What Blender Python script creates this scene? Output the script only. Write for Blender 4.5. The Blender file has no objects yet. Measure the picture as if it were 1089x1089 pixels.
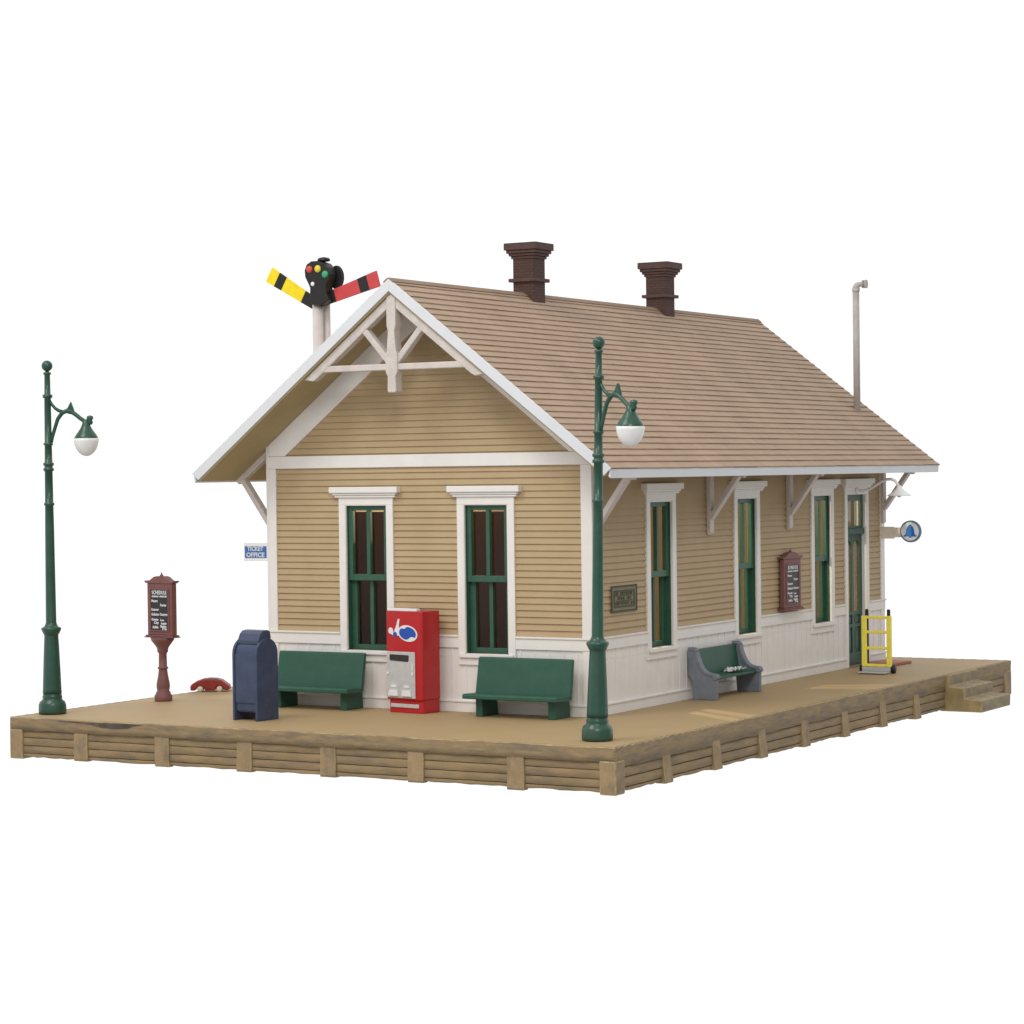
import bpy, bmesh, math, random
from mathutils import Matrix, Vector
random.seed(7)
PI = math.pi
sc = bpy.context.scene
COL = sc.collection

# ---------------------------------------------------------------- materials
def nodes_of(m):
    m.use_nodes = True
    nt = m.node_tree
    return nt, nt.nodes, nt.links, nt.nodes['Principled BSDF']

def mat(name, col, rough=.55, var=.12, scale=6.0, bump=.0, bscale=60., stretch=(1, 1, 1), dirt=None, dirt_amt=.0, dirt_scale=2.0, spec=.35, metal=0., fine=.0):
    """Painted / moulded surface: base colour with broad and fine variation, optional dirt colour in patches, small bump."""
    m = bpy.data.materials.new(name)
    nt, N, L, b = nodes_of(m)
    b.inputs['Roughness'].default_value = rough
    b.inputs['Metallic'].default_value = metal
    b.inputs['Specular IOR Level'].default_value = spec
    tc = N.new('ShaderNodeTexCoord')
    mp = N.new('ShaderNodeMapping'); mp.inputs['Scale'].default_value = stretch
    L.new(tc.outputs['Object'], mp.inputs['Vector'])
    no = N.new('ShaderNodeTexNoise'); no.inputs['Scale'].default_value = scale; no.inputs['Detail'].default_value = 6
    L.new(mp.outputs['Vector'], no.inputs['Vector'])
    mr = N.new('ShaderNodeMapRange'); mr.inputs['From Min'].default_value = .3; mr.inputs['From Max'].default_value = .7
    mr.inputs['To Min'].default_value = 1 - var; mr.inputs['To Max'].default_value = 1 + var * .6
    L.new(no.outputs['Fac'], mr.inputs['Value'])
    mx = N.new('ShaderNodeMix'); mx.data_type = 'RGBA'; mx.blend_type = 'MULTIPLY'; mx.inputs[0].default_value = 1
    mx.inputs[6].default_value = (*col, 1)
    L.new(mr.outputs['Result'], mx.inputs[7])
    out = mx.outputs[2]
    if fine:
        nf = N.new('ShaderNodeTexNoise'); nf.inputs['Scale'].default_value = 70; nf.inputs['Detail'].default_value = 3
        L.new(mp.outputs['Vector'], nf.inputs['Vector'])
        m3 = N.new('ShaderNodeMapRange'); m3.inputs['From Min'].default_value = .3; m3.inputs['From Max'].default_value = .62
        m3.inputs['To Min'].default_value = 1 - fine; m3.inputs['To Max'].default_value = 1
        L.new(nf.outputs['Fac'], m3.inputs['Value'])
        x3 = N.new('ShaderNodeMix'); x3.data_type = 'RGBA'; x3.blend_type = 'MULTIPLY'; x3.inputs[0].default_value = 1
        L.new(out, x3.inputs[6]); L.new(m3.outputs['Result'], x3.inputs[7]); out = x3.outputs[2]
    if dirt:
        n2 = N.new('ShaderNodeTexNoise'); n2.inputs['Scale'].default_value = dirt_scale; n2.inputs['Detail'].default_value = 8
        n2.inputs['Roughness'].default_value = .65
        L.new(mp.outputs['Vector'], n2.inputs['Vector'])
        m2 = N.new('ShaderNodeMapRange'); m2.inputs['From Min'].default_value = .47; m2.inputs['From Max'].default_value = .68
        m2.inputs['To Min'].default_value = 0; m2.inputs['To Max'].default_value = dirt_amt
        L.new(n2.outputs['Fac'], m2.inputs['Value'])
        x2 = N.new('ShaderNodeMix'); x2.data_type = 'RGBA'
        x2.inputs[7].default_value = (*dirt, 1)
        L.new(m2.outputs['Result'], x2.inputs[0]); L.new(out, x2.inputs[6]); out = x2.outputs[2]
    L.new(out, b.inputs['Base Color'])
    if bump:
        nb = N.new('ShaderNodeTexNoise'); nb.inputs['Scale'].default_value = bscale; nb.inputs['Detail'].default_value = 4
        L.new(mp.outputs['Vector'], nb.inputs['Vector'])
        bp = N.new('ShaderNodeBump'); bp.inputs['Strength'].default_value = bump; bp.inputs['Distance'].default_value = .01
        L.new(nb.outputs['Fac'], bp.inputs['Height']); L.new(bp.outputs['Normal'], b.inputs['Normal'])
    return m

def brick_mat(name, col, mortar, rough=.7, bw=.16, bh=.055, var=.2, ms=.006, uv=False, bump=.5, patch=None):
    m = bpy.data.materials.new(name)
    nt, N, L, b = nodes_of(m)
    b.inputs['Roughness'].default_value = rough; b.inputs['Specular IOR Level'].default_value = .3
    tc = N.new('ShaderNodeTexCoord')
    if uv:
        vec = tc.outputs['UV']
    else:
        sp = N.new('ShaderNodeSeparateXYZ'); L.new(tc.outputs['Object'], sp.inputs[0])
        ad = N.new('ShaderNodeMath'); L.new(sp.outputs['X'], ad.inputs[0]); L.new(sp.outputs['Y'], ad.inputs[1])
        cb = N.new('ShaderNodeCombineXYZ'); L.new(ad.outputs[0], cb.inputs['X']); L.new(sp.outputs['Z'], cb.inputs['Y'])
        vec = cb.outputs[0]
    br = N.new('ShaderNodeTexBrick')
    br.inputs['Scale'].default_value = 1; br.inputs['Brick Width'].default_value = bw; br.inputs['Row Height'].default_value = bh
    br.inputs['Mortar Size'].default_value = ms; br.inputs['Mortar Smooth'].default_value = .3
    br.inputs['Color1'].default_value = (*[c * (1 - var) for c in col], 1)
    br.inputs['Color2'].default_value = (*[c * (1 + var) for c in col], 1)
    br.inputs['Mortar'].default_value = (*mortar, 1)
    L.new(vec, br.inputs['Vector'])
    no = N.new('ShaderNodeTexNoise'); no.inputs['Scale'].default_value = 1.3; no.inputs['Detail'].default_value = 8
    L.new(tc.outputs['Object'], no.inputs['Vector'])
    mr = N.new('ShaderNodeMapRange'); mr.inputs['From Min'].default_value = .3; mr.inputs['From Max'].default_value = .7
    mr.inputs['To Min'].default_value = .9; mr.inputs['To Max'].default_value = 1.06
    L.new(no.outputs['Fac'], mr.inputs['Value'])
    mx = N.new('ShaderNodeMix'); mx.data_type = 'RGBA'; mx.blend_type = 'MULTIPLY'; mx.inputs[0].default_value = 1
    L.new(br.outputs['Color'], mx.inputs[6]); L.new(mr.outputs['Result'], mx.inputs[7])
    L.new(mx.outputs[2], b.inputs['Base Color'])
    if bump:
        bp = N.new('ShaderNodeBump'); bp.invert = True; bp.inputs['Strength'].default_value = bump; bp.inputs['Distance'].default_value = .008
        L.new(br.outputs['Fac'], bp.inputs['Height']); L.new(bp.outputs['Normal'], b.inputs['Normal'])
    return m

def glass_mat():
    m = bpy.data.materials.new('window_glass')
    m.use_nodes = True
    nt = m.node_tree; N = nt.nodes; L = nt.links
    N.clear()
    o = N.new('ShaderNodeOutputMaterial'); mx = N.new('ShaderNodeMixShader')
    t = N.new('ShaderNodeBsdfTransparent'); t.inputs[0].default_value = (.93, .94, .92, 1)
    g = N.new('ShaderNodeBsdfGlossy'); g.inputs['Roughness'].default_value = .03
    fr = N.new('ShaderNodeFresnel'); fr.inputs[0].default_value = 1.35
    L.new(fr.outputs[0], mx.inputs[0]); L.new(t.outputs[0], mx.inputs[1]); L.new(g.outputs[0], mx.inputs[2])
    L.new(mx.outputs[0], o.inputs[0])
    return m

TAN = mat('tan_siding_paint', (.46, .34, .195), .6, .06, 2.2, .12, 40, dirt=(.415, .29, .152), dirt_amt=.35, dirt_scale=.9)
WHITE = mat('warm_white_trim_paint', (.80, .775, .745), .5, .04, 3, .1, 35, dirt=(.74, .69, .63), dirt_amt=.18, dirt_scale=1.6)
FASC = mat('cool_white_fascia_paint', (.69, .705, .735), .45, .05, 3, .12, 40, dirt=(.6, .58, .56), dirt_amt=.3, dirt_scale=3)
SOFF = mat('olive_soffit', (.43, .34, .18), .7, .1, 2, .1, 30)
PARTI = mat('red_brown_lamp_block', (.12, .06, .046), .7, .15, 1.5)
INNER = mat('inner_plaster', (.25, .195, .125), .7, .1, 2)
GREEN = mat('green_sash_paint', (.036, .108, .068), .42, .12, 5, .1, 50)
DOORG = mat('green_door_paint', (.035, .088, .06), .45, .12, 5, .1, 50)
BENCHG = mat('green_bench_paint', (.027, .098, .066), .5, .12, 4, .12, 50)
LAMPG = mat('green_lamp_paint', (.016, .072, .046), .3, .15, 5, .2, 40, dirt=(.08, .10, .08), dirt_amt=.25, dirt_scale=3, spec=.5)
GLOBE = mat('frosted_white_globe', (.80, .785, .765), .28, .06, 8, .1, 30, spec=.5)
TRUSS = mat('greige_timber_paint', (.66, .595, .55), .65, .1, 6, .35, 45, fine=.22)
BROWN = brick_mat('dark_brown_brick', (.082, .041, .034), (.05, .026, .022), .65, .15, .05, .12, .006, bump=.35)
BROWN_P = mat('dark_brown_cap', (.086, .043, .036), .6, .2, 8, .2, 40)
SHING = brick_mat('tan_shingles', (.44, .32, .226), (.29, .20, .14), .75, .07, .1571, .05, .008, uv=True, bump=.25)
MAST = mat('pale_grey_metal', (.50, .455, .42), .5, .12, 6, .2, 40)
SIGNALP = mat('pale_mast_paint', (.66, .60, .565), .55, .1, 6, .2, 40)
BLACK = mat('black_paint', (.018, .017, .017), .45, .2, 8, .1, 40)
YEL = mat('yellow_paint', (.9, .70, .012), .5, .08, 8, .15, 40)
YELT = mat('yellow_truck_paint', (.98, .84, .12), .45, .06, 8)
RED = mat('red_paint', (.60, .065, .07), .5, .1, 8, .1, 40)
LRED = mat('red_lens', (.62, .07, .06), .3, .03, 8)
LYEL = mat('yellow_lens', (.75, .62, .05), .3, .03, 8)
LGRN = mat('green_lens', (.04, .38, .18), .3, .03, 8)
MAROON = mat('maroon_paint', (.20, .083, .078), .55, .14, 6, .2, 40)
PLATE = mat('dark_board', (.035, .03, .032), .5, .1, 10)
INK = mat('white_lettering', (.68, .68, .70), .5, .05, 20)
BLUE = mat('navy_postbox_paint', (.042, .062, .12), .36, .16, 4, .2, 40, dirt=(.09, .09, .10), dirt_amt=.25, dirt_scale=4)
VRED = mat('vending_red', (.47, .02, .022), .3, .08, 4, .08, 30)
SILV = mat('silver_panel', (.52, .52, .51), .38, .1, 8, .15, 40)
LOGOB = mat('logo_blue', (.02, .085, .42), .4, .05, 8)
LOGOW = mat('logo_white', (.78, .76, .78), .4, .05, 8)
SIGNB = mat('sign_blue', (.045, .165, .46), .45, .06, 8)
SIGNW = mat('sign_white', (.88, .88, .87), .5, .03, 8)
BELLB = mat('bell_blue', (.015, .19, .62), .45, .06, 8)
RINGB = mat('ring_blue', (.13, .22, .38), .5, .06, 8)
GREYE = mat('grey_bench_end', (.20, .222, .262), .6, .15, 5, .2, 40, dirt=(.12, .125, .145), dirt_amt=.45, dirt_scale=4)
ARMC = mat('cream_sign_arm', (.78, .71, .61), .5, .06, 8)
PAPER = mat('newsprint', (.72, .71, .69), .7, .1, 12)
REDSLAB = mat('brick_red_slab', (.40, .16, .115), .65, .1, 6, .15, 30)
CARRED = mat('toy_car_red', (.27, .03, .025), .4, .2, 6)
CARDK = mat('toy_car_dark', (.06, .05, .045), .4, .15, 6)
CARPALE = mat('toy_car_hub', (.72, .66, .52), .5, .1, 10)
PLQ = mat('plaque_dark', (.05, .055, .04), .55, .2, 8)
PLQL = mat('plaque_light', (.20, .18, .085), .55, .2, 12)
DECK = mat('deck_tan', (.40, .287, .15), .62, .05, .7, .1, 25, dirt=(.35, .245, .12), dirt_amt=.35, dirt_scale=.6, spec=.3)
LIP = mat('deck_edge_wood', (.325, .228, .118), .65, .2, 5, .4, 22, stretch=(.8, .8, 4.5), dirt=(.17, .135, .098), dirt_amt=.9, dirt_scale=2.6, fine=.22)
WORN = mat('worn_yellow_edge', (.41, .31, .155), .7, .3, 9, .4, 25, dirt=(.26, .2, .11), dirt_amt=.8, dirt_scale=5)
POSTW = mat('weathered_post', (.35, .245, .13), .65, .18, 5, .4, 24, dirt=(.17, .135, .09), dirt_amt=.8, dirt_scale=3.2, fine=.2)
PLANKW = mat('skirting_plank', (.315, .217, .11), .65, .18, 4, .4, 24, stretch=(.6, .6, 3), dirt=(.17, .13, .085), dirt_amt=.8, dirt_scale=2.6, fine=.2)
STEPG = mat('golden_step_side', (.36, .265, .112), .7, .25, 5, .5, 20, dirt=(.22, .165, .09), dirt_amt=.7, dirt_scale=3.5, fine=.25)
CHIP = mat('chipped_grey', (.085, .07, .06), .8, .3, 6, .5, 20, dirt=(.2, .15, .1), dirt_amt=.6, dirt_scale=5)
STEPW = mat('cast_step', (.33, .265, .165), .7, .25, 4, .5, 18, dirt=(.17, .138, .105), dirt_amt=.8, dirt_scale=2.4, fine=.2)
GLASS = glass_mat()

# ---------------------------------------------------------------- mesh helpers
class MB:
    def __init__(s):
        s.bm = bmesh.new(); s.uv = None
    def face(s, pts, mi=0, smooth=False):
        f = s.bm.faces.new([s.bm.verts.new(p) for p in pts]); f.material_index = mi; f.smooth = smooth
        return f
    def box(s, x0, x1, y0, y1, z0, z1, mi=0, M=None):
        v = [s.bm.verts.new((M @ Vector(p)) if M else p) for p in
             [(x0, y0, z0), (x1, y0, z0), (x1, y1, z0), (x0, y1, z0), (x0, y0, z1), (x1, y0, z1), (x1, y1, z1), (x0, y1, z1)]]
        for q in [(0, 3, 2, 1), (4, 5, 6, 7), (0, 1, 5, 4), (1, 2, 6, 5), (2, 3, 7, 6), (3, 0, 4, 7)]:
            f = s.bm.faces.new([v[i] for i in q]); f.material_index = mi
    def prism(s, poly, f, a, b, mi=0):
        """poly: 2-D outline; f(p, q, h) -> 3-D; extruded from h = a to h = b."""
        A = [s.bm.verts.new(f(p[0], p[1], a)) for p in poly]; B = [s.bm.verts.new(f(p[0], p[1], b)) for p in poly]
        n = len(poly)
        fs = [s.bm.faces.new(A), s.bm.faces.new(B[::-1])]
        for i in range(n):
            fs.append(s.bm.faces.new([A[i], B[i], B[(i + 1) % n], A[(i + 1) % n]]))
        for q in fs: q.material_index = mi
    def lathe(s, prof, c=(0, 0, 0), seg=28, mi=0, smooth=True, M=None, flute=None):
        rings = []
        for (r, z) in prof:
            ring = []
            for k in range(seg):
                a = 2 * PI * k / seg
                rr = r
                if flute and flute[0] < z < flute[1]: rr = r * (1 - .07 * (k % 2))
                p = Vector((c[0] + rr * math.cos(a), c[1] + rr * math.sin(a), c[2] + z))
                ring.append(s.bm.verts.new(M @ p if M else p))
            rings.append(ring)
        for i in range(len(rings) - 1):
            for k in range(seg):
                f = s.bm.faces.new([rings[i][k], rings[i][(k + 1) % seg], rings[i + 1][(k + 1) % seg], rings[i + 1][k]])
                f.material_index = mi; f.smooth = smooth
        for ring, fl in ((rings[0], True), (rings[-1], False)):
            f = s.bm.faces.new(ring[::-1] if fl else ring); f.material_index = mi
    def tube(s, path, rad, seg=10, mi=0):
        path = [Vector(p) for p in path]; n = len(path)
        rads = rad if isinstance(rad, (list, tuple)) else [rad] * n
        rings = []
        up = None
        for i, p in enumerate(path):
            t = (path[min(i + 1, n - 1)] - path[max(i - 1, 0)]).normalized()
            if up is None:
                up = Vector((0, 0, 1)) if abs(t.z) < .9 else Vector((0, 1, 0))
            x = t.cross(up).normalized(); y = x.cross(t).normalized(); up = y
            rings.append([s.bm.verts.new(p + (x * math.cos(2 * PI * k / seg) + y * math.sin(2 * PI * k / seg)) * rads[i]) for k in range(seg)])
        for i in range(n - 1):
            for k in range(seg):
                f = s.bm.faces.new([rings[i][k], rings[i][(k + 1) % seg], rings[i + 1][(k + 1) % seg], rings[i + 1][k]])
                f.smooth = True; f.material_index = mi
        s.bm.faces.new(rings[0][::-1]).material_index = mi; s.bm.faces.new(rings[-1]).material_index = mi
    def bar(s, a, b, w, d, f, h0, h1, mi=0):
        """flat bar of width w between 2-D points a, b, extruded h0..h1 through f"""
        ax, az = a; bx, bz = b
        l = math.hypot(bx - ax, bz - az); nx, nz = -(bz - az) / l * w / 2, (bx - ax) / l * w / 2
        s.prism([(ax + nx, az + nz), (bx + nx, bz + nz), (bx - nx, bz - nz), (ax - nx, az - nz)], f, h0, h1, mi)
    def done(s, name, mats, parent=None, bevel=0., M=None, seg=2, recalc=True, angle=40):
        if recalc: bmesh.ops.recalc_face_normals(s.bm, faces=s.bm.faces)
        me = bpy.data.meshes.new(name); s.bm.to_mesh(me); s.bm.free()
        for m in (mats if isinstance(mats, (list, tuple)) else [mats]): me.materials.append(m)
        o = bpy.data.objects.new(name, me); COL.objects.link(o)
        if parent: o.parent = parent
        if M is not None: o.matrix_local = M
        if bevel:
            b = o.modifiers.new('edge', 'BEVEL'); b.width = bevel; b.segments = seg; b.limit_method = 'ANGLE'; b.angle_limit = math.radians(angle)
            b.harden_normals = False
        return o

def thing(name, label, cat, loc=(0, 0, 0), rz=0., group=None):
    o = bpy.data.objects.new(name, None); COL.objects.link(o)
    o.empty_display_size = .2
    o.location = loc; o.rotation_euler = (0, 0, rz)
    o['label'] = label; o['category'] = cat
    if group: o['group'] = group
    return o

def copy_tree(o, parent=None):
    c = o.copy(); COL.objects.link(c)
    if parent: c.parent = parent
    for ch in list(o.children):
        copy_tree(ch, c)
    return c

XZ = lambda p, q, h: (p, h, q)       # outline in x-z, extruded along y
YZ = lambda p, q, h: (h, p, q)       # outline in y-z, extruded along x
XY = lambda p, q, h: (p, q, h)

def text(name, body, size, m, parent, loc, rz=0., ext=.003, width=None, bold=.0, align='CENTER'):
    cu = bpy.data.curves.new(name, 'FONT'); cu.body = body; cu.size = size; cu.align_x = align; cu.align_y = 'CENTER'
    cu.extrude = ext; cu.resolution_u = 2; cu.offset = bold
    t = bpy.data.objects.new(name + '_tmp', cu); COL.objects.link(t)
    dg = bpy.context.evaluated_depsgraph_get(); dg.update()
    me = bpy.data.meshes.new_from_object(t.evaluated_get(dg)); me.name = name
    bpy.data.objects.remove(t)
    me.materials.clear(); me.materials.append(m)
    if width and len(me.vertices):
        xs = [v.co.x for v in me.vertices]; k = width / max(1e-6, max(xs) - min(xs))
        for v in me.vertices: v.co.x *= k
    # stand the lettering upright, facing -y
    me.transform(Matrix.Rotation(PI / 2, 4, 'X'))
    o = bpy.data.objects.new(name, me); COL.objects.link(o); o.parent = parent
    o.location = loc; o.rotation_euler = (0, 0, rz)
    return o

# ---------------------------------------------------------------- measures
W, LEN = 6.0, 11.83
FO, BO = .952, .905
RZ, EO, EZ = 6.776, .8535, 3.796
TH = math.atan2(RZ - EZ, W / 2 + EO); CT, ST = math.cos(TH), math.sin(TH); TAN_ = ST / CT
T = (W / 2 + EO) / CT
ZT, ZB = 1.21, 0.0
WT = .15
OP0, OP1 = .925, 3.265

# ================================================================ the platform
plat = thing('station_platform', 'tan timber station platform with posts along its sides and steps at one corner', 'platform', (0, 0, -.64)); plat['kind'] = 'thing'
PX0, PX1, PY0, PY1 = -8.567, 2.235, -3.506, 12.81
def pz(z): return z + .64
b = MB()
b.box(PX0 + .05, PX1 - .05, PY0 + .05, PY1 - .05, pz(-.19), pz(0))
deck = b.done('deck', DECK, plat)
# edge boards of the deck, their long edges slightly worn and wavy
def edge_board(x0, y0, x1, y1, nrm, bumps, zb=-.202):
    bb = MB(); n = int(math.hypot(x1 - x0, y1 - y0) / .06)
    rows = []
    for i in range(n + 1):
        f = i / n; x = x0 + (x1 - x0) * f; y = y0 + (y1 - y0) * f
        s_ = y if abs(nrm[0]) > .5 else x
        wv = .006 * math.sin(s_ * 3.1) + .004 * math.sin(s_ * 9.7 + 1) + random.uniform(-.003, .003)
        tooth = (.010 if (int((s_ + 20) / .11) % 2) else -.004) * bumps(s_)
        row = []
        for (d_, z_) in ((-.05, -.012), (-.05, .003 + tooth * .3), (-.012, .002 + tooth), (.0 + wv * .6, -.010 + tooth + wv), (.001 + wv * .6, -.05 + wv), (-.001, -.12), (-.002, zb + wv * .8), (-.05, zb)):
            row.append(bb.bm.verts.new((x + nrm[0] * d_, y + nrm[1] * d_, pz(z_))))
        rows.append(row)
    for i in range(n):
        for k in range(7):
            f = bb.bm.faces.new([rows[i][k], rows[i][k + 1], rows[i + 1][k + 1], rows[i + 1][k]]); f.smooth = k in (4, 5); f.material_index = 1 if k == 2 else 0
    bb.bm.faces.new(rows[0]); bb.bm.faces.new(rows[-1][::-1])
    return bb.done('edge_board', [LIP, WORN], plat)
zero = lambda s_: .25
eb = edge_board(PX0, PY0, PX1, PY0, (0, -1), lambda s_: .15)
# chipped dark patch under the front edge near the left corner
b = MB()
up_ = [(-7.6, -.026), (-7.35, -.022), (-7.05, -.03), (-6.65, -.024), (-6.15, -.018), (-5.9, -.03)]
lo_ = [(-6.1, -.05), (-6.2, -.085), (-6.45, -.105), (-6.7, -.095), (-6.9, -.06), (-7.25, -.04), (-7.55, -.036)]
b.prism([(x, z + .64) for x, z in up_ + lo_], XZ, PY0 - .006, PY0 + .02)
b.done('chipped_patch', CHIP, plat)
edge_board(PX1, PY0 + .052, PX1, PY1, (1, 0), lambda s_: max(.15, 1 - max(0, s_ + 2.2) / 4.5), -.285)
edge_board(PX0 + .052, PY1, PX1 - .052, PY1, (0, 1), zero)
edge_board(PX0, PY0 + .052, PX0, PY1, (-1, 0), zero)
# skirting planks, recessed behind the posts
def skirt(dp, x0, y0, x1, y1, nrm, h=(-.202, -.32, -.445, -.565, -.625)):
    bb = MB()
    ln = math.hypot(x1 - x0, y1 - y0); n = max(2, int(ln / .12))
    for j in range(len(h) - 1):
        zt, zb = h[j], h[j + 1]
        prev = None
        for i in range(n + 1):
            f = i / n; x = x0 + (x1 - x0) * f; y = y0 + (y1 - y0) * f
            r = random.uniform(-.006, .006); r2 = random.uniform(-.009, .006) if j == len(h) - 2 else random.uniform(-.002, .002)
            cur = [bb.bm.verts.new((x - nrm[0] * (d_ + r * .5), y - nrm[1] * (d_ + r * .5), pz(z_)))
                   for d_, z_ in ((.10, zt), (.040, zt - .002), (dp + .004 + r * .4, zt - .010), (dp - .003, zb + .013 + r2), (dp + .004, zb + .006 + r2), (.10, zb + .004 + r2))]
            if prev:
                for k in range(5):
                    q = bb.bm.faces.new([prev[k], prev[k + 1], cur[k + 1], cur[k]]); q.smooth = k in (2,)
            prev = cur
    bb.box(min(x0, x1) - (.0 if nrm[0] == 0 else 0) - (nrm[0] > 0) * .14 + (nrm[0] < 0) * .1, max(x0, x1) + (nrm[0] < 0) * .14 - (nrm[0] > 0) * .1,
           min(y0, y1) + (nrm[1] < 0) * .1 - (nrm[1] > 0) * .14, max(y0, y1) + (nrm[1] < 0) * .14 - (nrm[1] > 0) * .1, pz(-.615), pz(-.195))
    return bb.done('skirting', PLANKW, plat)
skirt(.030, PX0 + .05, PY0, PX1 - .05, PY0, (0, -1))
skirt(.014, PX1, PY0 + .15, PX1, PY1 - .15, (1, 0), (-.285, -.43, -.57, -.625))
skirt(.030, PX0 + .05, PY1, PX1 - .05, PY1, (0, 1))
skirt(.030, PX0, PY0 + .15, PX0, PY1 - .15, (-1, 0))
def post(s0, s1, side, batter=.03):
    """one skirting post; battered: its foot stands further out than its head"""
    bb = MB(); j = lambda a: random.uniform(-a, a)
    bot = -.648 + j(.012)
    o0, o1 = -.006, -.012 + batter
    ss = [(s0 + j(.01), s1 + j(.01)) for _ in range(2)]
    def P(s_, d_, z_):
        if side == 'f': return (s_, PY0 - d_, pz(z_))
        if side == 'b': return (s_, PY1 + d_, pz(z_))
        if side == 'r': return (PX1 + d_, s_, pz(z_))
        return (PX0 - d_, s_, pz(z_))
    zs = [-.188, -.35, -.5, bot + .03, bot]
    rows = []
    for i, z in enumerate(zs):
        f = i / 4; a = s0 + j(.006); c = s1 + j(.006); d_ = o0 + (o1 - o0) * f + j(.004) - (.012 if i == 4 else 0)
        rows.append([bb.bm.verts.new(P(a, -.12, z)), bb.bm.verts.new(P(a, d_, z)), bb.bm.verts.new(P(c, d_, z)), bb.bm.verts.new(P(c, -.12, z))])
    for i in range(4):
        for k in range(4):
            bb.bm.faces.new([rows[i][k], rows[i][(k + 1) % 4], rows[i + 1][(k + 1) % 4], rows[i + 1][k]])
    bb.bm.faces.new(rows[0][::-1]); bb.bm.faces.new(rows[-1])
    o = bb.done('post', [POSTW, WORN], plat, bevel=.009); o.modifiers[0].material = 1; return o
for c in (-7.14, -5.55, -4.01, -2.5, -.99, .66): post(c - .135, c + .135, 'f', .02)
for c in (-1.96, -.33, 1.28, 2.91, 4.54, 6.2, 7.78, 12.55): post(c - .125, c + .125, 'r', .07)
for c in (-7.14, -5.55, -4.01, -2.5, -.99, .66): post(c - .135, c + .135, 'b', .02)
for c in (-1.96, -.33, 1.28, 2.91, 4.54, 6.2, 7.78, 9.4, 11.0): post(c - .125, c + .125, 'l', .04)
for (sx, sy) in ((-1, -1), (1, -1), (1, 1), (-1, 1)):
    bb = MB(); x = PX0 if sx < 0 else PX1; y = PY0 if sy < 0 else PY1
    xa, xb = sorted((x + sx * .008, x - sx * .25)); ya, yb = sorted((y + sy * .008, y - sy * .27))
    bb.box(xa, xb, ya, yb, pz(-.655), pz(-.186))
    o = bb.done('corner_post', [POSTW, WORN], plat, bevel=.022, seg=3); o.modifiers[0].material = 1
# steps beside the far right corner
b = MB()
b.prism([(2.12, -.66), (2.92, -.66), (2.925, -.44), (2.60, -.425), (2.585, -.225), (2.305, -.21), (2.295, -.004), (2.12, -.004)], lambda p, q, h: (p, h, pz(q)), 9.23, 10.76)
b.bm.normal_update()
for f in b.bm.faces:
    if abs(f.normal.y) > .9: f.material_index = 2
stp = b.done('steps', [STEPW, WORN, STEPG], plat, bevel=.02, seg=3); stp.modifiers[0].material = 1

# ================================================================ the depot
depot = thing('train_depot', 'tan clapboard railway depot with white trim, green windows and a brown shingle gable roof', 'station building', (0, 0, 0)); depot['kind'] = 'thing'

WINS = {'front': [-4.085 + 6, -1.847 + 6], 'right': [2.30, 5.565, 8.845], 'left': [LEN - 8.9, LEN - 1.9], 'back': [2.0, 4.1]}
DOOR = {'right': 10.48}
def openings(k):
    r = [(c - .40, c + .40, OP0, OP1) for c in WINS.get(k, [])]
    if k in DOOR: r.append((DOOR[k] - .47, DOOR[k] + .47, 0, OP1))
    return r

def roof_under(d):            # height of the soffit underside at distance d from the ridge line
    return RZ - TAN_ * d - .17 / CT

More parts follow.
